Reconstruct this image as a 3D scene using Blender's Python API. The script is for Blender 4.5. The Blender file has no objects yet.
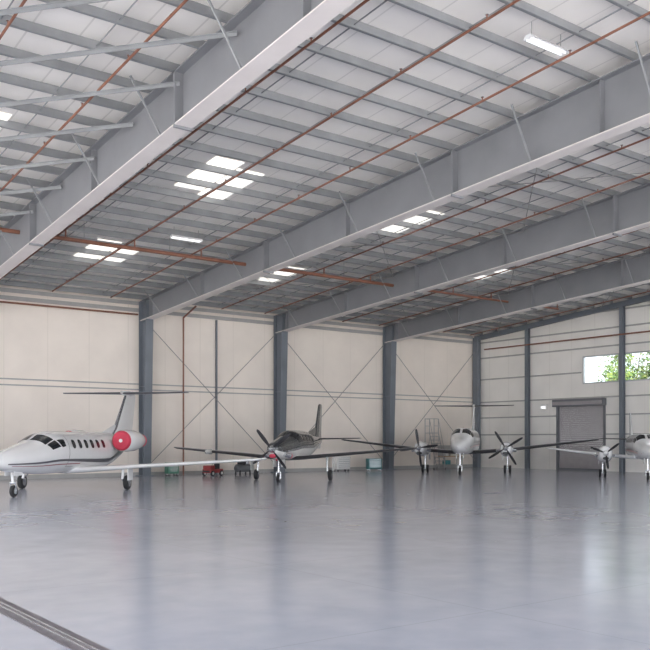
import bpy, math, random
from mathutils import Vector, Matrix
random.seed(4)
R=math.radians
SC=bpy.context.scene
try:
    SC.view_settings.view_transform='Standard'
    SC.view_settings.look='None'
    SC.view_settings.exposure=0.0
except Exception: pass

# ---------------------------------------------------------------- materials
def mat(name,col,rough=.5,metal=0.0,noise=0.0,nscale=3.0,emit=0.0,coat=0.0,bump=0.0):
    m=bpy.data.materials.new(name); m.use_nodes=True
    nt=m.node_tree; b=nt.nodes['Principled BSDF']
    b.inputs['Base Color'].default_value=(*col,1)
    b.inputs['Roughness'].default_value=rough
    b.inputs['Metallic'].default_value=metal
    if coat: b.inputs['Coat Weight'].default_value=coat; b.inputs['Coat Roughness'].default_value=.05
    if emit:
        b.inputs['Emission Color'].default_value=(*col,1); b.inputs['Emission Strength'].default_value=emit
    if noise or bump:
        tc=nt.nodes.new('ShaderNodeTexCoord'); n=nt.nodes.new('ShaderNodeTexNoise')
        n.inputs['Scale'].default_value=nscale; n.inputs['Detail'].default_value=5
        nt.links.new(tc.outputs['Object'],n.inputs['Vector'])
        if noise:
            r=nt.nodes.new('ShaderNodeValToRGB')
            r.color_ramp.elements[0].position=.3; r.color_ramp.elements[1].position=.7
            r.color_ramp.elements[0].color=(*[c*(1-noise) for c in col],1)
            r.color_ramp.elements[1].color=(*[min(1,c*(1+noise)) for c in col],1)
            nt.links.new(n.outputs['Fac'],r.inputs['Fac']); nt.links.new(r.outputs['Color'],b.inputs['Base Color'])
        if bump:
            bp=nt.nodes.new('ShaderNodeBump'); bp.inputs['Strength'].default_value=bump
            nt.links.new(n.outputs['Fac'],bp.inputs['Height']); nt.links.new(bp.outputs['Normal'],b.inputs['Normal'])
    return m

def seam_mat(name,col,axis,pitch,dark,rough=.55,bumps=.0,noise=.04):
    m=mat(name,col,rough); nt=m.node_tree; b=nt.nodes['Principled BSDF']
    tc=nt.nodes.new('ShaderNodeTexCoord'); sp=nt.nodes.new('ShaderNodeSeparateXYZ')
    nt.links.new(tc.outputs['Object'],sp.inputs[0])
    d=nt.nodes.new('ShaderNodeMath'); d.operation='DIVIDE'; d.inputs[1].default_value=pitch
    nt.links.new(sp.outputs[axis],d.inputs[0])
    f=nt.nodes.new('ShaderNodeMath'); f.operation='FRACT'; nt.links.new(d.outputs[0],f.inputs[0])
    l=nt.nodes.new('ShaderNodeMath'); l.operation='LESS_THAN'; l.inputs[1].default_value=.05/pitch
    nt.links.new(f.outputs[0],l.inputs[0])
    n=nt.nodes.new('ShaderNodeTexNoise'); n.inputs['Scale'].default_value=.6; n.inputs['Detail'].default_value=4
    nt.links.new(tc.outputs['Object'],n.inputs['Vector'])
    r=nt.nodes.new('ShaderNodeValToRGB'); r.color_ramp.elements[0].position=.3; r.color_ramp.elements[1].position=.7
    r.color_ramp.elements[0].color=(*[c*(1-noise) for c in col],1); r.color_ramp.elements[1].color=(*[min(1,c*(1+noise)) for c in col],1)
    nt.links.new(n.outputs['Fac'],r.inputs['Fac'])
    mx=nt.nodes.new('ShaderNodeMixRGB'); mx.inputs[2].default_value=(*dark,1)
    nt.links.new(l.outputs[0],mx.inputs[0]); nt.links.new(r.outputs['Color'],mx.inputs[1])
    nt.links.new(mx.outputs[0],b.inputs['Base Color'])
    return m

M={}
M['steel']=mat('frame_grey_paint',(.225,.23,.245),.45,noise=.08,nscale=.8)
M['flange']=mat('frame_flange_bounce_light',(.76,.71,.69),.5,noise=.06,nscale=.7)  # floor bounce light on the rafter undersides, put into the colour
M['col']=mat('column_blue_grey',(.165,.185,.215),.45,noise=.08,nscale=.8)
M['purlin']=mat('galvanised_purlin',(.30,.31,.32),.4,.2,noise=.12,nscale=1.5)
M['rust']=mat('pipe_red_oxide',(.25,.105,.065),.6,noise=.2,nscale=2)
M['cable']=mat('cable_steel',(.30,.29,.28),.5,.3)
M['roof']=seam_mat('roof_insulation_white',(.92,.885,.84),0,1.2,(.76,.73,.69),.6)
M['wallb']=seam_mat('wall_liner_cream',(.88,.80,.725),0,2.35,(.82,.745,.67),.6)
M['wallr']=seam_mat('wall_liner_white',(.88,.85,.81),1,1.9,(.81,.78,.74),.6)
M['girt']=mat('girt_grey',(.42,.41,.40),.5,noise=.06)
M['white']=mat('aircraft_white',(.92,.92,.93),.22,coat=.6,noise=.01)
M['cream']=mat('aircraft_offwhite',(.84,.83,.81),.25,coat=.5,noise=.015)
M['dark']=mat('aircraft_dark_grey',(.075,.08,.085),.22,.2,coat=.8,noise=.05)
M['glass']=mat('aircraft_glass',(.02,.024,.03),.12)
M['stripe_stab_shade']=mat('charcoal_stripe_stab_shade',(.10,.10,.12),.3)
M['maroon']=mat('stripe_maroon',(.30,.05,.07),.3)
M['red']=mat('cover_red',(.62,.045,.09),.6,noise=.1)
M['rubber']=mat('rubber',(.025,.025,.027),.8,noise=.1)
M['metal']=mat('polished_metal',(.62,.63,.65),.25,.8)
M['black']=mat('black_paint',(.03,.03,.035),.4)
M['boot']=mat('deice_boot',(.05,.05,.055),.6)
M['teal']=mat('teal_enamel',(.06,.22,.23),.4,noise=.05)
M['green']=mat('green_enamel',(.06,.20,.14),.4,noise=.05)
M['tugred']=mat('red_enamel',(.35,.05,.05),.4,noise=.05)
M['yellow']=mat('yellow_enamel',(.55,.40,.10),.4)
M['doorg']=mat('rollup_slats',(.36,.335,.345),.5,noise=.05)
M['doorf']=mat('door_frame_dark',(.17,.175,.19),.5)
M['sky']=mat('skylight_panel',(1,.97,.91),.5,emit=1.05)
M['lamp']=mat('lamp_tube',(1,1,1),.5,emit=1.0)
M['alum']=mat('window_aluminium',(.55,.56,.57),.4,.4)
M['leaf']=mat('leaf_green',(.08,.16,.025),.6,noise=.5,nscale=1.2)
M['leaf2']=mat('leaf_yellow',(.22,.27,.045),.6,noise=.3,nscale=1.2)
M['bark']=mat('bark',(.12,.08,.05),.9,noise=.3)
M['track']=mat('floor_track_dark',(.12,.11,.125),.5,noise=.2,nscale=6)
M['wood']=mat('plywood',(.45,.30,.16),.6,noise=.15)
M['apron']=mat('apron_concrete',(.62,.61,.60),.8,noise=.08,nscale=.3)

def glass_mat():
    m=bpy.data.materials.new('window_glass'); m.use_nodes=True; nt=m.node_tree; nt.nodes.clear()
    o=nt.nodes.new('ShaderNodeOutputMaterial'); t=nt.nodes.new('ShaderNodeBsdfTransparent'); g=nt.nodes.new('ShaderNodeBsdfGlossy')
    t.inputs['Color'].default_value=(.75,.78,.8,1)
    g.inputs['Roughness'].default_value=.02; mx=nt.nodes.new('ShaderNodeMixShader'); mx.inputs[0].default_value=.08
    nt.links.new(t.outputs[0],mx.inputs[1]); nt.links.new(g.outputs[0],mx.inputs[2]); nt.links.new(mx.outputs[0],o.inputs[0])
    return m
M['wglass']=glass_mat()

def floor_mat():
    m=bpy.data.materials.new('polished_concrete'); m.use_nodes=True; nt=m.node_tree; b=nt.nodes['Principled BSDF']
    L=nt.links.new; N=nt.nodes.new
    tc=N('ShaderNodeTexCoord'); sp=N('ShaderNodeSeparateXYZ'); L(tc.outputs['Object'],sp.inputs[0])
    n1=N('ShaderNodeTexNoise'); n1.inputs['Scale'].default_value=.22; n1.inputs['Detail'].default_value=6; n1.inputs['Roughness'].default_value=.55; n1.inputs['Distortion'].default_value=.3
    L(tc.outputs['Object'],n1.inputs['Vector'])
    n2=N('ShaderNodeTexNoise'); n2.inputs['Scale'].default_value=1.6; n2.inputs['Detail'].default_value=6; n2.inputs['Distortion'].default_value=.2
    L(tc.outputs['Object'],n2.inputs['Vector'])
    r=N('ShaderNodeValToRGB'); e=r.color_ramp.elements
    e[0].position=.30; e[0].color=(.33,.355,.43,1); e[1].position=.70; e[1].color=(.47,.49,.565,1)
    ad=N('ShaderNodeMath'); ad.operation='MULTIPLY_ADD'; ad.inputs[1].default_value=.35
    L(n2.outputs['Fac'],ad.inputs[0]); 
    mm=N('ShaderNodeMath'); mm.operation='MULTIPLY'; mm.inputs[1].default_value=.65; L(n1.outputs['Fac'],mm.inputs[0]); L(mm.outputs[0],ad.inputs[2])
    L(ad.outputs[0],r.inputs['Fac'])
    prev=r.outputs['Color']
    for ax,p,off in ((0,4.68,3.35),(1,4.9,2.4)):
        s=N('ShaderNodeMath'); s.operation='SUBTRACT'; s.inputs[1].default_value=off-200*p; L(sp.outputs[ax],s.inputs[0])
        d=N('ShaderNodeMath'); d.operation='DIVIDE'; d.inputs[1].default_value=p; L(s.outputs[0],d.inputs[0])
        f=N('ShaderNodeMath'); f.operation='FRACT'; L(d.outputs[0],f.inputs[0])
        l=N('ShaderNodeMath'); l.operation='LESS_THAN'; l.inputs[1].default_value=.02/p; L(f.outputs[0],l.inputs[0])
        k=N('ShaderNodeMath'); k.operation='MULTIPLY'; k.inputs[1].default_value=.3; L(l.outputs[0],k.inputs[0])
        mx=N('ShaderNodeMixRGB'); mx.inputs[2].default_value=(.2,.21,.25,1); L(k.outputs[0],mx.inputs[0]); L(prev,mx.inputs[1]); prev=mx.outputs[0]
    L(prev,b.inputs['Base Color'])
    b.inputs['Roughness'].default_value=.2
    b.inputs['IOR'].default_value=1.6
    b.inputs['Coat Weight'].default_value=.25; b.inputs['Coat Roughness'].default_value=.14
    return m
M['floor']=floor_mat()

# ---------------------------------------------------------------- mesh builder
class MB:
    def __init__(s): s.v=[]; s.f=[]; s.m=[]; s.ms=[]
    def mi(s,k):
        if k not in s.ms: s.ms.append(k)
        return s.ms.index(k)
    def add(s,vs,fs,k):
        o=len(s.v); s.v+= [tuple(p) for p in vs]; i=s.mi(k)
        for f in fs: s.f.append([o+j for j in f]); s.m.append(i)
    def hexa(s,p,k):
        s.add(p,[(3,2,1,0),(4,5,6,7),(0,1,5,4),(1,2,6,5),(2,3,7,6),(3,0,4,7)],k)
    def box(s,a,b,k):
        x0,y0,z0=[min(a[i],b[i]) for i in range(3)]; x1,y1,z1=[max(a[i],b[i]) for i in range(3)]
        s.hexa([(x0,y0,z0),(x1,y0,z0),(x1,y1,z0),(x0,y1,z0),(x0,y0,z1),(x1,y0,z1),(x1,y1,z1),(x0,y1,z1)],k)
    def cbox(s,a,b,c,k):
        x0,y0,z0=a; x1,y1,z1=b
        def ring(d,z): return [(x0+d,y0+c,z),(x0+c,y0+d,z),(x1-c,y0+d,z),(x1-d,y0+c,z),(x1-d,y1-c,z),(x1-c,y1-d,z),(x0+c,y1-d,z),(x0+d,y1-c,z)]
        s.loft([ring(c*.6,z0),ring(0,z0+c),ring(0,z1-c),ring(c*.6,z1)],k)
    def loft(s,rings,k,caps=True,closed=True):
        n=len(rings[0]); vs=[p for r in rings for p in r]; fs=[]
        for i in range(len(rings)-1):
            for j in range(n if closed else n-1):
                a=i*n+j; b=i*n+(j+1)%n; fs.append((a,b,b+n,a+n))
        if caps: fs.append(tuple(range(n-1,-1,-1))); fs.append(tuple((len(rings)-1)*n+j for j in range(n)))
        s.add(vs,fs,k)
    def frame(s,ax):
        ax=Vector(ax).normalized(); up=Vector((0,0,1)) if abs(ax.z)<.9 else Vector((1,0,0))
        a=ax.cross(up).normalized(); b=a.cross(ax).normalized(); return ax,a,b
    def lathe(s,prof,o,ax,k,n=20,caps=True,sy=1.0):
        ax,a,b=s.frame(ax); o=Vector(o); rings=[]
        for t,r in prof:
            rings.append([o+ax*t+a*(r*math.cos(2*math.pi*j/n))+b*(r*sy*math.sin(2*math.pi*j/n)) for j in range(n)])
        s.loft(rings,k,caps)
    def cyl(s,p,q,r,k,n=10,r2=None):
        p=Vector(p); q=Vector(q); L=(q-p).length
        s.lathe([(0,r),(L,r if r2 is None else r2)],p,q-p,k,n)
    def bar(s,p,q,w,h,k):
        p=Vector(p); q=Vector(q); ax,a,b=s.frame(q-p); a=a*w/2; b=b*h/2
        s.hexa([p-a-b,p+a-b,q+a-b,q-a-b,p-a+b,p+a+b,q+a+b,q-a+b],k)
    def obj(s,name,parent=None,smooth=False,loc=None,rot=None,scale=None):
        me=bpy.data.meshes.new(name); me.from_pydata(s.v,[],s.f)
        for k in s.ms: me.materials.append(M[k])
        me.polygons.foreach_set('material_index',s.m)
        import bmesh
        bm=bmesh.new(); bm.from_mesh(me); bmesh.ops.recalc_face_normals(bm,faces=bm.faces); bm.to_mesh(me); bm.free()
        if smooth:
            for p in me.polygons: p.use_smooth=True
            try: me.set_sharp_from_angle(angle=R(38))
            except Exception: pass
        me.update()
        o=bpy.data.objects.new(name,me); SC.collection.objects.link(o)
        if parent: o.parent=parent
        if loc: o.location=loc
        if rot: o.rotation_euler=rot
        if scale: o.scale=scale
        return o
def empty(name,loc,rz=0,sc=1):
    e=bpy.data.objects.new(name,None); SC.collection.objects.link(e); e.location=loc; e.rotation_euler=(0,0,R(rz)); e.scale=(sc,)*3; return e

# ---------------------------------------------------------------- building
RIDGE=2.0; FRONT=-14.0; LEFT=-12.0; BACK=47.0; RIGHT=50.2
def zr(v): return 10.4+.083*(BACK-v) if v>=RIDGE else 10.4+.083*(BACK-RIDGE)-.083*(RIDGE-v)
def zb(v):
    w=v if v>=RIDGE else 2*RIDGE-v
    return 9.0+.066*(BACK-w)
def zbA(v):
    w=v if v>=RIDGE else 2*RIDGE-v
    return 8.5+.089*(BACK-w)

b=MB(); b.box((LEFT,FRONT,-.3),(RIGHT+.4,BACK+.5,0),'floor'); b.obj('floor')
b=MB(); b.box((-120,-140,-.5),(160,FRONT,-.02),'apron'); b.box((-120,FRONT,-.5),(LEFT,140,-.02),'apron')
b.box((RIGHT+.4,FRONT,-.5),(160,140,-.02),'apron'); b.box((LEFT,BACK+.5,-.5),(RIGHT+.4,140,-.02),'apron'); b.obj('apron_ground')
b=MB()
for v0,v1 in ((FRONT-.3,RIDGE),(RIDGE,BACK+.2)):
    z0,z1=zr(v0),zr(v1)
    b.hexa([(LEFT,v0,z0),(RIGHT+.2,v0,z0),(RIGHT+.2,v1,z1),(LEFT,v1,z1),(LEFT,v0,z0+.12),(RIGHT+.2,v0,z0+.12),(RIGHT+.2,v1,z1+.12),(LEFT,v1,z1+.12)],'roof')
b.obj('ceiling')
b=MB(); b.box((LEFT,BACK,0),(RIGHT+.2,BACK+.2,10.45),'wallb'); b.obj('wall_back')
WV0,WV1,WZ0,WZ1=25.5,37.1,5.95,7.85
DV0,DV1,DZ=35.4,39.15,4.55
b=MB(); U0,U1=RIGHT,RIGHT+.2
def wr(v0,v1,z0,z1t=None):
    if z1t is not None: b.box((U0,v0,z0),(U1,v1,z1t),'wallr')
    else: b.hexa([(U0,v0,z0),(U1,v0,z0),(U1,v1,z0),(U0,v1,z0),(U0,v0,zr(v0)),(U1,v0,zr(v0)),(U1,v1,zr(v1)),(U0,v1,zr(v1))],'wallr')
wr(DV1,BACK,0,WZ0); wr(DV0,DV1,DZ,WZ0); wr(FRONT,DV0,0,WZ0)
wr(WV1,BACK,WZ0,WZ1); wr(FRONT,WV0,WZ0,WZ1)
wr(RIDGE,BACK,WZ1); wr(FRONT,RIDGE,WZ1)
b.obj('wall_right')
b=MB()
for z in (5.0,5.32): b.box((LEFT,BACK-.06,z),(RIGHT,BACK-.001,z+.07),'girt')
b.box((LEFT,BACK-.14,9.55),(RIGHT,BACK-.001,9.75),'girt')
b.obj('wall_girts_back')
b=MB()
for z in (2.45,3.75,4.95,8.35,9.55):
    segs=((FRONT,BACK-.2),) if z>DZ+.3 else ((FRONT,DV0-.2),(DV1+.2,BACK-.2))
    for v0,v1 in segs: b.box((RIGHT-.13,v0,z),(RIGHT-.001,v1,z+.09),'girt')
b.box((RIGHT-.13,WV1+.1,6.7),(RIGHT-.001,BACK-.2,6.79),'girt')
b.box((RIGHT-.13,FRONT,10.7),(RIGHT-.001,BACK-9,10.79),'girt')
b.obj('wall_girts_right')
b=MB(); b.box((LEFT,BACK-.04,0),(RIGHT-.05,BACK-.001,.22),'girt'); b.obj('baseboard_back')

b=MB()
for v in (WV0,28.4,31.3,34.2,WV1-.08): b.box((RIGHT-.02,v,WZ0),(RIGHT+.16,v+.08,WZ1),'alum')
for z in (WZ0,WZ1-.09): b.box((RIGHT-.02,WV0,z),(RIGHT+.16,WV1,z+.09),'alum')
b.box((RIGHT+.08,WV0+.05,WZ0+.05),(RIGHT+.09,WV1-.05,WZ1-.05),'wglass')
b.obj('window_1')
b=MB(); z=.02
while z<DZ-.02:
    b.hexa([(RIGHT+.06,DV0,z),(RIGHT+.12,DV0,z),(RIGHT+.12,DV1,z),(RIGHT+.06,DV1,z),(RIGHT+.09,DV0,z+.13),(RIGHT+.12,DV0,z+.13),(RIGHT+.12,DV1,z+.13),(RIGHT+.09,DV1,z+.13)],'doorg'); z+=.132
for v in (DV0-.14,DV1-.02): b.box((RIGHT-.08,v,0),(RIGHT+.14,v+.16,DZ+.1),'doorf')
b.box((RIGHT-.45,DV0-.2,DZ-.12),(RIGHT-.002,DV1+.2,DZ+.38),'doorf')
b.lathe([(0,.2),(DV1-DV0+.3,.2)],(RIGHT-.3,DV0-.15,DZ+.1),(0,1,0),'doorg',16)
b.box((RIGHT-.02,DV0,-.02),(RIGHT+.19,DV1,.14),'doorf')
b.obj('door_1')

def portal(u,name='steel_portal_frame',fw=.55,zb=zb):
    e=empty(name,(u,0,0))
    b=MB(); w=.012; t=.035
    for v0,v1 in ((RIDGE,46.6),(FRONT,RIDGE)):
        top0,top1=zr(v0)-.30,zr(v1)-.30; b0,b1=zb(v0),zb(v1)
        def pl(ha,za0,za1,zc0,zc1,k):
            b.hexa([(-ha,v0,za0),(ha,v0,za0),(ha,v1,za1),(-ha,v1,za1),(-ha,v0,zc0),(ha,v0,zc0),(ha,v1,zc1),(-ha,v1,zc1)],k)
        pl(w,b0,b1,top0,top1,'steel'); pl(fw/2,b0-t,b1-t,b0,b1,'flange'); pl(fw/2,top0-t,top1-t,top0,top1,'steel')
    v=3.5
    while v<46:
        b.box((-.22,v-.012,zb(v)),(.22,v+.012,zr(v)-.33),'steel'); v+=6.0
    for v in (9.5,21.5,33.5):
        b.box((-fw/2,v-.04,zb(v)-.1),(fw/2,v+.04,zr(v)-.30),'steel')
    b.obj('rafter',e)
    b=MB(); zt=zr(46.2)-.32; f0,f1=46.25,45.9
    def slab(u0,u1,va0,vb0,va1,vb1,k): b.hexa([(u0,va0,0),(u1,va0,0),(u1,vb0,0),(u0,vb0,0),(u0,va1,zt),(u1,va1,zt),(u1,vb1,zt),(u0,vb1,zt)],k)
    slab(-.015,.015,f0,46.85,f1,46.85,'col'); slab(-.23,.23,f0-.04,f0,f1-.04,f1,'col'); slab(-.23,.23,46.82,46.86,46.82,46.86,'col')
    for z in (2.5,5.2,8.98): b.box((-.2,46.05,z),(.2,46.84,z+.03),'col')
    b.box((-.4,46.1,0),(.4,46.95,.05),'col')
    b.obj('column_back',e)
    b=MB(); zt=zr(FRONT+.6)-.4
    b.box((-.015,FRONT,0),(.015,FRONT+.8,zt),'col'); b.box((-.23,FRONT,0),(.23,FRONT+.04,zt),'col'); b.box((-.23,FRONT+.8,0),(.23,FRONT+.84,zt),'col')
    b.obj('column_front',e)
    b=MB(); v=5.0
    while v<45.5:
        for sgn in (-1,1):
            b.bar((sgn*fw*.42,v,zb(v)+.02),(sgn*1.15,v,zr(v)-.28),.05,.05,'purlin')
        v+=4.35
    b.obj('flange_braces',e)
    return e
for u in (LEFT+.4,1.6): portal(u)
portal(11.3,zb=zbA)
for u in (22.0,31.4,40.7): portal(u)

e=empty('endwall_frame',(0,0,0))
b=MB()
for v in (41.7,33.8,25.5,17.0,8.5,0.5):
    z=zr(v)-.45
    b.box((RIGHT-.42,v-.012,0),(RIGHT-.14,v+.012,z),'col'); b.box((RIGHT-.44,v-.13,0),(RIGHT-.41,v+.13,z),'col'); b.box((RIGHT-.16,v-.13,0),(RIGHT-.135,v+.13,z),'col')
b.box((RIGHT-.5,46.4,0),(RIGHT-.15,46.9,10.0),'col')
for v0,v1 in ((RIDGE,46.8),(FRONT,RIDGE)):
    b.hexa([(RIGHT-.45,v0,zr(v0)-.65),(RIGHT-.15,v0,zr(v0)-.65),(RIGHT-.15,v1,zr(v1)-.65),(RIGHT-.45,v1,zr(v1)-.65),(RIGHT-.45,v0,zr(v0)-.31),(RIGHT-.15,v0,zr(v0)-.31),(RIGHT-.15,v1,zr(v1)-.31),(RIGHT-.45,v1,zr(v1)-.31)],'col')
b.obj('endwall_columns_and_rafter',e)

b=MB(); v=46.3
while v>FRONT+.5:
    z=zr(v)-.004; h=.27
    b.box((LEFT,v-.008,z-h),(RIGHT-.02,v+.008,z),'purlin')
    b.box((LEFT,v-.09,z-h),(RIGHT-.02,v,z-h+.012),'purlin')
    b.box((LEFT,v,z-.02),(RIGHT-.02,v+.08,z-.004),'purlin')
    v-=1.45
b.obj('roof_purlins')
b=MB(); b.box((LEFT,BACK-.12,9.95),(RIGHT-.5,BACK-.02,10.15),'girt'); b.obj('eave_strut')

b=MB()
fr=[LEFT+.4,1.6,11.3,22.0,31.4,40.7,49.9]
for k in (3,4,5):
    u0,u1=fr[k],fr[k+1]
    for v in (8.5,17.5,26.5,35.5):
        for (a,c) in (((u0,v),(u1,v+9)),((u1,v),(u0,v+9))):
            b.cyl((a[0],a[1],zr(a[1])-.42),(c[0],c[1],zr(c[1])-.42),.018,'cable',6)
for k in range(1,6):
    for f in (.25,.5,.75):
        u=fr[k]+(fr[k+1]-fr[k])*f
        b.cyl((u,RIDGE,zr(RIDGE)-.14),(u,46.3,zr(46.3)-.14),.02,'purlin',6)
b.obj('roof_cross_bracing')
b=MB()
for k in range(-3,9):
    v=18.4+3.0*k
    p=(11.15,v,zr(v)-.62); q=(2.0,v+9.2,zr(v+9.2)-.62)
    if q[1]>46: 
        f=(46-v)/9.2; q=(11.15-9.15*f,46,zr(46)-.62)
    b.bar(p,q,.10,.02,'purlin'); b.bar(Vector(p)+Vector((0,0,-.05)),Vector(q)+Vector((0,0,-.05)),.02,.10,'purlin')
b.obj('roof_diagonal_braces')

b=MB()
b.cyl((LEFT+1,35.5,10.5),(31.5,35.5,10.5),.085,'rust',10)
b.cyl((31.5,35.5,10.5),(45.5,35.5,10.5),.06,'rust',10)
for u in (-4.6,-1.0,3.4,6.5,9.6,13.2,16.3,19.6,23.5,26.7,29.8,33.0,36.0,39.2,42.3,45.4,48.3):
    zo=-.46
    v0=7.0
    b.cyl((u,v0,zr(v0)+zo),(u,45.8,zr(45.8)+zo),.035,'rust',8)
    if u<46: b.cyl((u,35.5,10.5),(u,35.5,zr(35.5)+zo),.035,'rust',8)
    v=8.5
    while v<45.5:
        b.cyl((u,v,zr(v)+zo),(u,v,zr(v)+zo+.12),.02,'rust',6)
        b.lathe([(0,.0),(.005,.05),(.015,.05),(.02,0.0)],(u,v,zr(v)+zo+.11),(0,0,1),'metal',8)
        v+=3.2
for u in (-8,-3,3,7,10,14,18,24,28,34,38):
    b.cyl((u,35.5,10.5),(u,35.5,zr(35.5)-.02),.012,'cable',6)
b.cyl((24.5,46.55,.0),(24.5,46.55,9.4),.05,'rust',8); b.cyl((24.5,46.55,9.4),(24.5,45.0,9.9),.05,'rust',8)
b.cyl((LEFT+1,46.6,9.35),(21.6,46.6,9.35),.05,'rust',8)
b.cyl((RIGHT-.6,28,9.0),(RIGHT-.6,45.6,9.0),.05,'rust',8)
b.obj('sprinkler_piping',smooth=True)

b=MB()
for u0,u1 in ((22.0,31.4),(31.4,40.7),(40.7,49.9)):
    b.cyl((u0+.2,46.72,.5),(u1-.2,46.72,8.9),.02,'cable',6); b.cyl((u1-.2,46.66,.5),(u0+.2,46.66,8.9),.02,'cable',6)
b.obj('wall_cross_bracing')
b=MB(); b.box((26.9,46.80,0),(26.98,46.93,9.5),'col'); b.obj('wind_post')

for (u,v) in ((16.6,28.6),(26.0,28.6),(16.7,39.4),(25.9,38.8),(36.4,33.4),(44.6,38.9),(7.2,28.3),(7.0,39.4)):
    b=MB()
    for du,dv0,dv1 in ((-1.25,-1.9,1.3),(.0,-1.3,1.9)):
        v0,v1=v+dv0,v+dv1
        z0,z1=zr(v0)-.012,zr(v1)-.012
        b.hexa([(u+du,v0,z0-.015),(u+du+1.15,v0,z0-.015),(u+du+1.15,v1,z1-.015),(u+du,v1,z1-.015),(u+du,v0,z0),(u+du+1.15,v0,z0),(u+du+1.15,v1,z1),(u+du,v1,z1)],'sky')
    b.obj('skylight')
for (u,v) in ((18.6,14.9),(18.2,34.3)):
    b=MB(); z=zr(v)-.5
    b.hexa([(u-.75,v-.16,z),(u+.75,v-.16,z),(u+.75,v+.16,z),(u-.75,v+.16,z),(u-.75,v-.08,z+.1),(u+.75,v-.08,z+.1),(u+.75,v+.08,z+.1),(u-.75,v+.08,z+.1)],'white')
    for d in (-.07,.07): b.cyl((u-.7,v+d,z-.02),(u+.7,v+d,z-.02),.02,'lamp',8)
    for d in (-.6,.6): b.cyl((u+d,v,z+.1),(u+d,v,zr(v)-.02),.01,'cable',6)
    b.obj('ceiling_strip_light')

b=MB(); b.box((3.2,FRONT+.2,.001),(3.5,46.0,.012),'track')
b.box((3.31,FRONT+.2,.011),(3.33,46.0,.02),'metal'); b.box((3.38,FRONT+.2,.011),(3.40,46.0,.02),'metal'); b.obj('floor_track')

# ---------------------------------------------------------------- aircraft
def cr(p0,p1,p2,p3,t):
    return tuple(.5*((2*b_)+(-a+c)*t+(2*a-5*b_+4*c-d)*t*t+(-a+3*b_-3*c+d)*t**3) for a,b_,c,d in zip(p0,p1,p2,p3))
class Fus:
    def __init__(s,st,n=2.2):
        s.st=st; s.n=n; s.sam=[]
        for i in range(len(st)-1):
            p0=st[max(i-1,0)];p1=st[i];p2=st[i+1];p3=st[min(i+2,len(st)-1)]
            for k in range(6): s.sam.append(cr(p0,p1,p2,p3,k/6))
        s.sam.append(st[-1])
    def at(s,x):
        S=s.sam
        for i in range(len(S)-1):
            if S[i][0]>=x>=S[i+1][0]:
                f=(S[i][0]-x)/max(1e-6,S[i][0]-S[i+1][0]); return [a+(c-a)*f for a,c in zip(S[i],S[i+1])]
        return list(S[-1] if x<S[-1][0] else S[0])
    def pt(s,x,th,off=0):
        _,zc,hw,hh=s.at(x); c,sn=math.cos(th),math.sin(th); e=2/s.n
        y=(hw+off)*math.copysign(abs(c)**e,c); z=zc+(hh+off)*math.copysign(abs(sn)**e,sn)
        return (x,y,z)
    def build(s,b,k,kb=None,n=32):
        rings=[]
        for x,zc,hw,hh in s.sam:
            hw=max(hw,.004);hh=max(hh,.004);e=2/s.n
            rings.append([(x,hw*math.copysign(abs(math.cos(t))**e,math.cos(t)),zc+hh*math.copysign(abs(math.sin(t))**e,math.sin(t))) for t in [2*math.pi*j/n for j in range(n)]])
        if kb is None: b.loft(rings,k)
        else:
            b.loft(rings,k); bi=b.mi(kb)
            nr=len(rings)
            base=len(b.f)-((nr-1)*n+2)
            for i in range(nr-1):
                for j in range(n):
                    if n*.5+1<=j<n-1: b.m[base+i*n+j]=bi
    def quad(s,b,c,k,off=.012,n=8):
        vs=[];fs=[]
        for i in range(n+1):
            for j in range(n+1):
                a,t=i/n,j/n
                x=(c[0][0]*(1-a)+c[1][0]*a)*(1-t)+(c[3][0]*(1-a)+c[2][0]*a)*t
                th=(c[0][1]*(1-a)+c[1][1]*a)*(1-t)+(c[3][1]*(1-a)+c[2][1]*a)*t
                vs.append(s.pt(x,R(th),off))
        for i in range(n):
            for j in range(n):
                q=i*(n+1)+j; fs.append((q,q+n+1,q+n+2,q+1))
        b.add(vs,fs,k)
    def both(s,b,c,k,off=.012):
        s.quad(b,c,k,off); s.quad(b,[(x,180-t) for x,t in c],k,off)
    def oval(s,b,x,th,rx,rt,k,off=.02,n=16):
        for m in (0,1):
            vs=[s.pt(x,R(180-th if m else th),off)];fs=[]
            for q in (.5,1):
                for j in range(n):
                    a=2*math.pi*j/n; c,sn=math.cos(a),math.sin(a)
                    t=th+rt*q*math.copysign(abs(sn)**.7,sn)
                    vs.append(s.pt(x+rx*q*math.copysign(abs(c)**.7,c),R(180-t if m else t),off))
            for j in range(n):
                fs.append((0,1+j,1+(j+1)%n)); fs.append((1+j,1+n+j,1+n+(j+1)%n,1+(j+1)%n))
            b.add(vs,fs,k)
AF=[(0,0),(.02,.22),(.08,.40),(.2,.5),(.4,.47),(.65,.30),(.88,.11),(1,.01)]
def foil(b,secs,k,vertical=False,le=None):
    rings=[]
    for xl,sp,ot,ch,th in secs:
        pts=[(xl-a*ch,t*th) for a,t in AF]+[(xl-a*ch,-t*th*.8) for a,t in AF[-2:0:-1]]
        rings.append([(x,sp,ot+t) if not vertical else (x,ot+t,sp) for x,t in pts])
    b.loft(rings,k)
    if le:
        rings=[]
        for xl,sp,ot,ch,th in secs:
            pts=[(xl-a*ch+.012,t*th*1.04) for a,t in AF[2::-1]]+[(xl-a*ch+.012,-t*th*.84) for a,t in AF[1:3]]
            rings.append([(x,sp,ot+t) if not vertical else (x,ot+t,sp) for x,t in pts])
        b.loft(rings,le,caps=False,closed=False)
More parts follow.
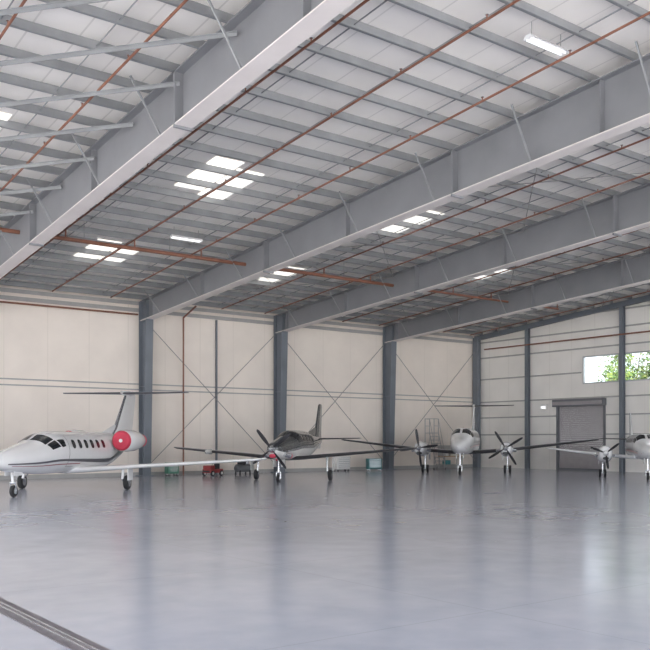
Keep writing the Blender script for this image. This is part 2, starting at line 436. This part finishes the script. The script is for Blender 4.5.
def wheel(b,x,y,r,w,hub='metal'):
    b.lathe([(-w/2,r*.55),(-w/2,r*.8),(-w*.4,r*.95),(-w*.15,r),(w*.15,r),(w*.4,r*.95),(w/2,r*.8),(w/2,r*.55)],(x,y,r),(0,1,0),'rubber',24)
    b.lathe([(-w/2-.01,r*.2),(-w/2-.005,r*.56),(w/2+.005,r*.56),(w/2+.01,r*.2)],(x,y,r),(0,1,0),hub,16)
def prop(name,par,x,y,z,rad,nb,rot,spin='metal',k='black'):
    b=MB()
    b.lathe([(-.12,.17),(0,.17),(.12,.155),(.25,.11),(.34,.05),(.37,.004)],(x,y,z),(1,0,0),spin,20)
    for i in range(nb):
        a=R(rot+360*i/nb); rings=[]
        for f,ch,tw in ((.08,.09,60),(.25,.15,50),(.5,.19,38),(.75,.17,28),(.93,.13,22),(1,.05,20)):
            r=f*rad; c,s_=math.cos(R(tw)),math.sin(R(tw)); rd=Vector((0,math.cos(a),math.sin(a))); tg=Vector((0,-math.sin(a),math.cos(a))); ax=Vector((1,0,0))
            ce=Vector((x+.02,y,z))+rd*r; d1=tg*c+ax*s_; d2=ax*c-tg*s_
            rings.append([ce+d1*ch/2,ce+d2*.016,ce-d1*ch/2,ce-d2*.016])
        b.loft(rings,k)
    b.obj(name,par,True)

def jet(loc,rz,sc):
    e=empty('business_jet',loc,rz,sc)
    F=Fus([(6.6,1.22,.01,.01),(6.35,1.23,.20,.17),(5.7,1.27,.42,.34),(4.8,1.32,.58,.48),(4.0,1.38,.68,.60),(3.4,1.46,.74,.72),(2.7,1.52,.79,.80),(1.5,1.53,.80,.81),(-1.2,1.53,.80,.81),(-2.6,1.58,.74,.76),(-4.0,1.72,.54,.58),(-5.4,1.92,.28,.34),(-6.5,2.06,.06,.09)],2.1)
    b=MB(); F.build(b,'white')
    F.both(b,[(3.95,86),(3.35,86),(3.15,42),(3.75,38)],'glass')
    F.both(b,[(3.68,35),(3.10,39),(2.85,16),(3.45,14)],'glass')
    F.both(b,[(2.98,38),(2.45,36),(2.45,16),(2.75,14)],'glass')
    for i in range(6): F.oval(b,1.75-.58*i,22,.15,13,'glass')
    F.both(b,[(6.0,-12),(2.5,-16),(2.5,-22),(6.0,-20)],'stripe_stab_shade',.01); F.both(b,[(2.5,-16),(-2.0,-22),(-2.0,-36),(2.5,-22)],'stripe_stab_shade',.01); F.both(b,[(-2,-22),(-5.4,30),(-5.2,-2),(-2,-36)],'stripe_stab_shade',.01)
    F.both(b,[(5.8,-27),(1,-31),(1,-34),(5.8,-30)],'maroon',.01)
    for c in ([(2.2,50),(2.17,50),(2.17,-40),(2.2,-40)],[(1.5,-40),(2.2,-40),(2.2,-41.5),(1.5,-41.5)]): F.quad(b,c,'stripe_stab_shade',.008)
    b.obj('fuselage',e,True)
    b=MB()
    for s in (1,-1):
        foil(b,[(1.3,0*s,.78,2.5,.30),(1.15,.8*s,.82,2.2,.27),(.35,2.6*s,.93,1.65,.2),(-.05,7.6*s,1.22,.95,.12),(-.15,7.8*s,1.25,.75,.05)],'white')
        b.lathe([(0,.004),(.15,.045),(.8,.05),(1.05,.004)],(.15,7.8*s,1.25),(-1,0,0),'white',10)
    b.lathe([(0,.02),(.6,.35),(1.6,.5),(3.6,.5),(4.6,.3),(5.2,.03)],(2.8,0,.95),(-1,0,0),'white',20,sy=.5)
    b.obj('wings',e,True)
    b=MB()
    foil(b,[(-3.5,2.05,0,2.9,.24),(-4.2,2.5,0,2.35,.22),(-5.55,4.05,0,1.45,.14),(-5.6,4.3,0,1.35,.12)],'white',True,le='metal')
    b.loft([[(-2.6,0,2.28),(-4.4,.06,2.3),(-4.4,-.06,2.3)],[(-4.3,0,2.7),(-4.6,.05,2.7),(-4.6,-.05,2.7)]],'white')
    foil(b,[(-5.45,-3.0,4.22,.65,.06),(-5.15,0,4.18,1.35,.13),(-5.45,3.0,4.22,.65,.06)],'stripe_stab_shade')  # charcoal all over: shade of the stabilizer's underside put into its colour
    b.lathe([(0,.004),(.25,.1),(1.2,.12),(1.9,.004)],(-5.0,0,4.2),(-1,0,0),'white',12)
    b.cyl((-6.5,0,4.3),(-6.9,0,4.3),.02,'metal',6)
    b.obj('tail',e,True)
    for s in (1,-1):
        b=MB()
        b.lathe([(0,.33),(.03,.41),(.12,.45),(.6,.48),(1.3,.46),(1.9,.37),(2.3,.28),(2.35,.24)],(-2.05,1.2*s,1.97),(-1,0,0),'white',28)
        b.lathe([(-.06,.27),(-.05,.36),(0,.40),(.05,.43)],(-2.05,1.2*s,1.97),(-1,0,0),'red',28)
        b.lathe([(-.08,.02),(-.075,.08),(-.06,.08)],(-2.05,1.2*s,1.97),(-1,0,0),'cream',12)
        b.lathe([(0,.28),(.06,.30),(.12,.1)],(-4.35,1.2*s,1.97),(-1,0,0),'red',20)
        foil(b,[(-2.7,.4*s,1.87,1.6,.12),(-2.7,.95*s,1.95,1.6,.12)],'white')
        b.obj('engine_nacelle',e,True)
    b=MB()
    wheel(b,5.0,0,.21,.14); b.cyl((5.0,-.12,.21),(5.0,.12,.21),.03,'metal')
    for s in (1,-1): b.cyl((5.0,.1*s,.21),(5.05,.1*s,.5),.025,'metal')
    b.cyl((5.05,-.1,.5),(5.05,.1,.5),.04,'metal'); b.cyl((5.05,0,.5),(5.15,0,1.0),.05,'white')
    b.box((4.7,.16,.75),(5.3,.18,1.02),'white'); b.box((4.7,-.18,.75),(5.3,-.16,1.02),'white')
    for s in (1,-1):
        wheel(b,0,2.25*s,.29,.2); b.cyl((0,2.12*s,.29),(.2,2.12*s,.45),.04,'metal'); b.cyl((.2,2.12*s,.43),(.05,2.1*s,.92),.055,'white')
        b.cyl((.05,2.1*s,.5),(-.3,1.9*s,.88),.03,'metal'); b.box((-.28,2.36*s,.38),(.28,2.38*s,.86),'white')
    b.obj('landing_gear',e,True)
    return e
jet((13.8,36.1,0),225,1.05)

def turboprop(loc,rz,sc):
    e=empty('single_engine_turboprop',loc,rz,sc)
    F=Fus([(3.75,1.62,.17,.17),(3.6,1.6,.30,.30),(3.1,1.57,.42,.43),(2.3,1.6,.50,.52),(1.6,1.66,.56,.58),(1.0,1.76,.62,.70),(.3,1.80,.65,.74),(-1.6,1.80,.64,.73),(-3.0,1.82,.50,.58),(-4.6,1.92,.28,.36),(-6.0,2.02,.10,.18),(-6.4,2.06,.03,.06)],2.3)
    b=MB(); F.build(b,'dark','cream')
    F.both(b,[(1.55,84),(.95,84),(.75,38),(1.3,34)],'glass'); F.both(b,[(1.2,32),(.6,38),(.45,12),(1.05,10)],'glass')
    for i in range(4): F.both(b,[(.25-.62*i,40),(-.2-.62*i,40),(-.2-.62*i,12),(.25-.62*i,12)],'glass')
    F.both(b,[(3.4,-2),(-4.5,-2),(-4.5,-10),(3.4,-12)],'metal',.01)
    for s in (1,-1):
        b.cyl((3.1,.40*s,1.38),(2.75,.62*s,1.28),.12,'metal',14); b.lathe([(0,.125),(.03,.125)],(2.77,.61*s,1.285),(-.35,.22*s,-.1),'red',12)
    b.lathe([(0,.16),(.05,.2),(.6,.1)],(3.66,0,1.30),(-1,0,0),'dark',14,sy=.6); b.lathe([(0,.02),(.02,.16),(.06,.16)],(3.72,0,1.30),(-1,0,0),'red',14,sy=.6)
    b.obj('fuselage',e,True)
    b=MB()
    for s in (1,-1):
        foil(b,[(1.3,0,1.12,2.1,.26),(1.15,.7*s,1.15,1.85,.24),(.6,6.1*s,1.62,1.0,.11),(.35,6.35*s,1.66,.6,.05)],'cream',le='boot')
    b.lathe([(0,.004),(.25,.12),(.8,.14),(1.3,.004)],(1.45,-4.2,1.44),(-1,0,0),'cream',10)
    b.obj('wings',e,True)
    b=MB()
    foil(b,[(-4.3,2.1,0,2.0,.16),(-4.6,2.4,0,1.65,.15),(-5.5,4.0,0,.95,.08),(-5.7,4.1,0,.6,.04)],'dark',True)
    b.loft([[(-2.8,0,2.38),(-4.6,.05,2.2),(-4.6,-.05,2.2)],[(-4.6,0,2.75),(-4.8,.04,2.7),(-4.8,-.04,2.7)]],'dark')
    foil(b,[(-5.45,-2.4,2.14,.75,.06),(-5.0,0,2.1,1.3,.11),(-5.45,2.4,2.14,.75,.06)],'dark',le='boot')
    foil(b,[(-4.8,1.55,.0,1.2,.05),(-4.4,1.9,0,1.8,.06)],'cream',True)
    b.obj('tail',e,True)
    prop('propeller',e,3.85,0,1.62,1.15,4,38)
    b=MB()
    wheel(b,2.7,0,.20,.14); 
    for s in (1,-1): b.cyl((2.7,.1*s,.2),(2.68,.1*s,.5),.025,'metal')
    b.cyl((2.68,-.1,.5),(2.68,.1,.5),.04,'metal'); b.cyl((2.68,0,.5),(2.6,0,1.2),.05,'metal'); b.box((2.3,.2,.75),(2.9,.22,1.1),'cream'); b.box((2.3,-.22,.75),(2.9,-.2,1.1),'cream')
    for s in (1,-1):
        wheel(b,0,1.95*s,.27,.18); b.cyl((0,1.83*s,.27),(.2,1.83*s,.5),.04,'metal'); b.cyl((.2,1.83*s,.48),(.1,1.8*s,1.2),.055,'metal'); b.box((-.1,2.12*s,.5),(.4,2.14*s,1.15),'cream')
    b.box((3.0,-.03,1.05),(3.02,.03,1.25),'red')
    b.obj('landing_gear',e,True)
turboprop((26.1,37.4,0),220,1.03)

def twin(name,loc,rz,sc,ttail=True,span=8.1,rot=20,ey=2.6,nb=4,le='boot',cowl=1.0):
    e=empty(name,loc,rz,sc)
    F=Fus([(5.9,1.70,.01,.01),(5.65,1.71,.20,.18),(5.0,1.75,.42,.36),(4.2,1.80,.56,.50),(3.6,1.88,.63,.62),(3.0,1.98,.68,.76),(2.2,2.02,.70,.82),(-2.6,2.02,.70,.82),(-4.4,2.12,.50,.62),(-6.2,2.32,.24,.34),(-7.6,2.48,.05,.08)],2.4)
    b=MB(); F.build(b,'white')
    F.both(b,[(3.55,86),(2.95,86),(2.75,42),(3.4,40)],'glass'); F.both(b,[(3.3,38),(2.65,40),(2.5,18),(3.1,16)],'glass'); F.both(b,[(2.5,40),(2.1,38),(2.1,18),(2.35,17)],'glass')
    for i in range(6): F.oval(b,1.4-.72*i,24,.16,12,'glass')
    F.both(b,[(5.2,-6),(-5.5,0),(-5.5,-6),(5.2,-12)],'stripe_stab_shade',.01); F.both(b,[(5.0,-16),(-5,-10),(-5,-13),(5.0,-20)],'maroon',.01)
    b.obj('fuselage',e,True)
    b=MB()
    for s in (1,-1):
        foil(b,[(1.35,0,1.32,2.3,.30),(1.3,.7*s,1.33,2.2,.28),(1.1,ey*s,1.47,2.0,.26),(.5,(span-.2)*s,1.47+(span-ey)*.115,1.05,.12),(.3,span*s,1.49+(span-ey)*.115,.7,.05)],'white',le=le)
    b.obj('wings',e,True)
    for s in (1,-1):
        N=Fus([(3.0,1.62,.20*cowl,.20*cowl),(2.85,1.60,.32*cowl,.34*cowl),(2.2,1.56,.38*cowl,.44*cowl),(1.2,1.52,.40*cowl,.44*cowl),(0,1.50,.36,.36),(-1.2,1.48,.22,.22),(-2.2,1.46,.03,.03)],2.3)
        c=MB(); N.build(c,'white',n=24)
        c.lathe([(0,.02),(.01,.17),(.06,.19)],(3.02,0,1.30),(-1,0,0),'black',14,sy=.55)
        for q in (1,-1): c.cyl((2.3,.32*q,1.5),(1.95,.55*q,1.45),.09,'metal',12)
        c.obj('engine_nacelle',e,True,loc=(0,ey*s,0))
        prop('propeller',e,3.08,ey*s,1.62,1.18 if nb==4 else 1.0,nb,rot+12*s,'metal' if nb==4 else 'white')
    b=MB()
    if ttail:
        foil(b,[(-4.9,2.4,0,2.7,.2),(-5.3,2.8,0,2.3,.18),(-6.3,4.3,0,1.55,.13),(-6.35,4.5,0,1.5,.12)],'white',True)
        foil(b,[(-6.5,-2.8,4.55,.85,.06),(-6.1,0,4.5,1.45,.13),(-6.5,2.8,4.55,.85,.06)],'white',le='boot')
        b.lathe([(0,.004),(.3,.12),(1.2,.13),(2.0,.004)],(-5.9,0,4.52),(-1,0,0),'white',12)
    else:
        foil(b,[(-4.9,2.4,0,2.6,.2),(-5.3,2.8,0,2.1,.18),(-6.3,4.4,0,1.0,.1)],'white',True)
        foil(b,[(-6.1,-2.1,2.55,.75,.06),(-5.6,0,2.5,1.35,.13),(-6.1,2.1,2.55,.75,.06)],'white',le='boot')
    foil(b,[(-5.9,1.9,0,1.2,.05),(-5.0,2.3,0,2.2,.06)],'white',True)
    b.obj('tail',e,True)
    b=MB()
    wheel(b,4.2,0,.24,.16)
    for s in (1,-1): b.cyl((4.2,.11*s,.24),(4.18,.11*s,.6),.025,'metal')
    b.cyl((4.18,-.11,.6),(4.18,.11,.6),.04,'metal'); b.cyl((4.18,0,.6),(4.1,0,1.4),.055,'metal'); b.box((3.8,.2,1.0),(4.4,.22,1.4),'white'); b.box((3.8,-.22,1.0),(4.4,-.2,1.4),'white')
    for s in (1,-1):
        for q in (-.16,.16): wheel(b,0,ey*s+q,.26,.15)
        b.cyl((0,ey*s-.2,.26),(0,ey*s+.2,.26),.035,'metal'); b.cyl((0,ey*s,.26),(.05,ey*s,1.3),.06,'metal'); b.cyl((.02,ey*s,.8),(-.7,ey*s,1.35),.03,'metal')
        for q in (-.3,.3): b.box((-.1,ey*s+q,.85),(.7,ey*s+q+.02,1.3),'white')
    b.obj('landing_gear',e,True)
twin('twin_engine_turboprop',(40.6,38.9,0),219,1.0)
twin('light_twin_propeller_plane',(43.5,28.3,0),219,.86,False,6.0,50,2.35,3,None,1.2)

# ---------------------------------------------------------------- ground equipment
def tug(loc,rz,sc):
    e=empty('tow_tractor',loc,rz,sc); b=MB()
    b.cbox((-.9,-.5,.28),(.9,.5,.62),.06,'tugred'); b.cbox((.2,-.45,.6),(.88,.45,.95),.06,'tugred'); b.cbox((-.5,-.3,.6),(-.1,.3,.74),.04,'black'); b.cbox((-.62,-.3,.62),(-.5,.3,1.1),.03,'black')
    b.cyl((.2,0,.8),(.05,0,1.12),.02,'black'); b.lathe([(-.015,.14),(0,.17),(.015,.14)],(.04,0,1.13),(-.4,0,.9),'black',16)
    for x in (-.6,.6):
        for y in (-.48,.48): wheel(b,x,y,.25,.16,'cream')
    b.box((.88,-.4,.35),(.95,.4,.5),'black'); b.bar((-.9,0,.32),(-1.5,0,.25),.06,.06,'yellow')
    b.obj('tractor_body',e,True)
def cabinet(name,loc,rz,k,w=.9,h=1.0):
    e=empty(name,loc,rz); b=MB(); b.cbox((-w/2,-.25,.14),(w/2,.25,h),.03,k)
    n=6
    for i in range(n):
        z=.2+(h-.28)*i/n; b.box((-w/2+.04,-.275,z),(w/2-.04,-.25,z+(h-.28)/n-.02),k); b.box((-w/2+.1,-.30,z+.09),(w/2-.1,-.275,z+.11),'metal')
    for x in (-w/2+.1,w/2-.1):
        for y in (-.18,.18): b.lathe([(-.02,.03),(-.02,.065),(.02,.065),(.02,.03)],(x,y,.065),(0,1,0),'rubber',12); b.box((x-.03,y-.03,.06),(x+.03,y+.03,.15),'metal')
    b.cyl((w/2+.06,-.2,h-.1),(w/2+.06,.2,h-.1),.015,'metal'); b.box((w/2-.02,-.21,h-.12),(w/2+.06,-.19,h-.08),'metal'); b.box((w/2-.02,.19,h-.12),(w/2+.06,.21,h-.08),'metal')
    b.obj('cabinet_body',e,True)
def ladder(loc,rz,h=2.6):
    e=empty('platform_ladder',loc,rz); b=MB(); k='girt'
    for y in (-.35,.35):
        b.cyl((-1.2,y,.08),(0,y,h),.03,k); b.cyl((.7,y,.08),(.7,y,h+1),.03,k); b.cyl((0,y,h),(0,y,h+1),.03,k); b.cyl((0,y,h+1),(.7,y,h+1),.025,k); b.cyl((0,y,h+.5),(.7,y,h+.5),.02,k)
        b.cyl((-1.2,y,.1),(.7,y,.1),.025,k); b.cyl((.7,y,.2),(-.1,y,h-.2),.018,k); b.cyl((-1.1,y,1.0),(0,y,h+1),.02,k)
        for x in (-1.2,.7): b.lathe([(-.02,.04),(-.02,.08),(.02,.08),(.02,.04)],(x,y,.08),(0,1,0),'rubber',12)
    b.cyl((.7,-.35,h+1),(.7,.35,h+1),.02,k); b.box((0,-.36,h-.03),(.7,.36,h+.02),'girt')
    n=10
    for i in range(1,n): f=i/n; b.box((-1.2*(1-f)-.1,-.34,.08+(h-.08)*f-.02),(-1.2*(1-f)+.14,.34,.08+(h-.08)*f+.02),k)
    b.obj('ladder_frame',e,True)
def compressor(loc,rz):
    e=empty('air_compressor',loc,rz,.8); b=MB()
    b.lathe([(-.75,.05),(-.72,.2),(-.6,.3),(.6,.3),(.72,.2),(.75,.05)],(0,0,.5),(1,0,0),'doorf',20)
    b.cbox((-.4,-.22,.78),(.05,.22,1.15),.05,'black'); b.cbox((.15,-.2,.78),(.5,.2,1.05),.05,'metal')
    b.lathe([(-.03,.22),(.03,.22)],(-.15,-.28,.98),(0,1,0),'black',20)
    for x in (-.5,.5):
        for y in (-.25,.25): b.box((x-.04,y-.04,.0),(x+.04,y+.04,.35),'black')
    b.obj('compressor_body',e,True)
def bench(loc,rz):
    e=empty('workbench',loc,rz); b=MB()
    b.cbox((-1.0,-.35,.86),(1.0,.35,.92),.015,'wood')
    for x in (-.92,.92):
        for y in (-.28,.28): b.box((x-.03,y-.03,0),(x+.03,y+.03,.86),'girt')
    b.box((-.95,-.3,.25),(.95,.3,.28),'girt'); b.cbox((-.7,-.2,.28),(-.2,.2,.6),.02,'teal'); b.cbox((.1,-.2,.92),(.5,.15,1.2),.02,'cream'); b.cbox((-.6,-.1,.92),(-.3,.15,1.1),.02,'cream')
    b.box((-1,.33,.92),(1,.35,1.7),'girt')
    b.obj('bench_body',e,True)
tug((25.4,44.6,0),200,.65); compressor((27.7,45.0,0),10)
cabinet('tool_cabinet',(23.4,45.9,0),0,'green',.7,.8); cabinet('tool_cabinet',(37.9,44.8,0),-20,'teal',1.0,.85); cabinet('tool_cabinet',(36.0,45.9,0),0,'cream',1.1,1.0)
ladder((43.6,44.9,0),200); bench((46.6,46.2,0),0)
b=MB(); b.cbox((RIGHT-.3,40.0,4.3),(RIGHT-.002,40.5,4.65),.04,'cream'); b.box((RIGHT-.32,40.06,4.34),(RIGHT-.3,40.44,4.5),'lamp'); b.obj('wall_light')

# ---------------------------------------------------------------- trees outside
def tree(loc,h,rad,seed):
    rnd=random.Random(seed); e=empty('tree',loc); b=MB()
    b.cyl((0,0,-.1),(0,0,h*.6),.28,'bark',10,.14)
    cl=[]
    for i in range(14):
        a=rnd.uniform(0,6.28); q=rad*math.sqrt(rnd.random())*.75; z=h*.5+rnd.uniform(0,1)*h*.45
        c=Vector((q*math.cos(a),q*math.sin(a),z)); cl.append(c); b.cyl((0,0,h*.45),c,.07,'bark',6,.02)
    b.obj('trunk_and_branches',e)
    b=MB()
    for c in cl:
        for _ in range(420):
            d=Vector((rnd.gauss(0,1),rnd.gauss(0,1),rnd.gauss(0,.8)))*.55; p=c+d
            a=Vector((rnd.uniform(-1,1),rnd.uniform(-1,1),rnd.uniform(-1,1))).normalized(); t=a.orthogonal().normalized()
            s_=rnd.uniform(.09,.17)
            b.add([p-a*s_,p+t*s_*.5,p+a*s_,p-t*s_*.5],[(0,1,2,3)],'leaf' if rnd.random()<.6 else 'leaf2')
    b.obj('foliage',e)
tree((58,38.5,0),10,3.0,1); tree((60,35.5,0),9.5,3.0,2); tree((57.5,33.5,0),8.6,2.4,3); tree((62,31.5,0),11,3.2,5)

# ---------------------------------------------------------------- light
w=bpy.data.worlds.new('World'); SC.world=w; w.use_nodes=True
bg=w.node_tree.nodes['Background']; bg.inputs['Color'].default_value=(.935,.96,1,1); bg.inputs['Strength'].default_value=4.9
sd=bpy.data.lights.new('sun','SUN'); sd.energy=18; sd.angle=R(1); sd.color=(1,.94,.87)
so=bpy.data.objects.new('sun',sd); SC.collection.objects.link(so); so.rotation_euler=Vector((.25,.75,-.75)).to_track_quat('-Z','Y').to_euler(); so.location=(0,-30,40)

# ---------------------------------------------------------------- camera
cd=bpy.data.cameras.new('camera'); cd.sensor_width=36; cd.lens=869/650*36; cd.shift_y=(440-325)/650; cd.clip_end=500
co=bpy.data.objects.new('camera',cd); SC.collection.objects.link(co); co.location=(0,0,2.1)
co.rotation_euler=Vector((.602,.7985,0)).to_track_quat('-Z','Y').to_euler()
SC.camera=co
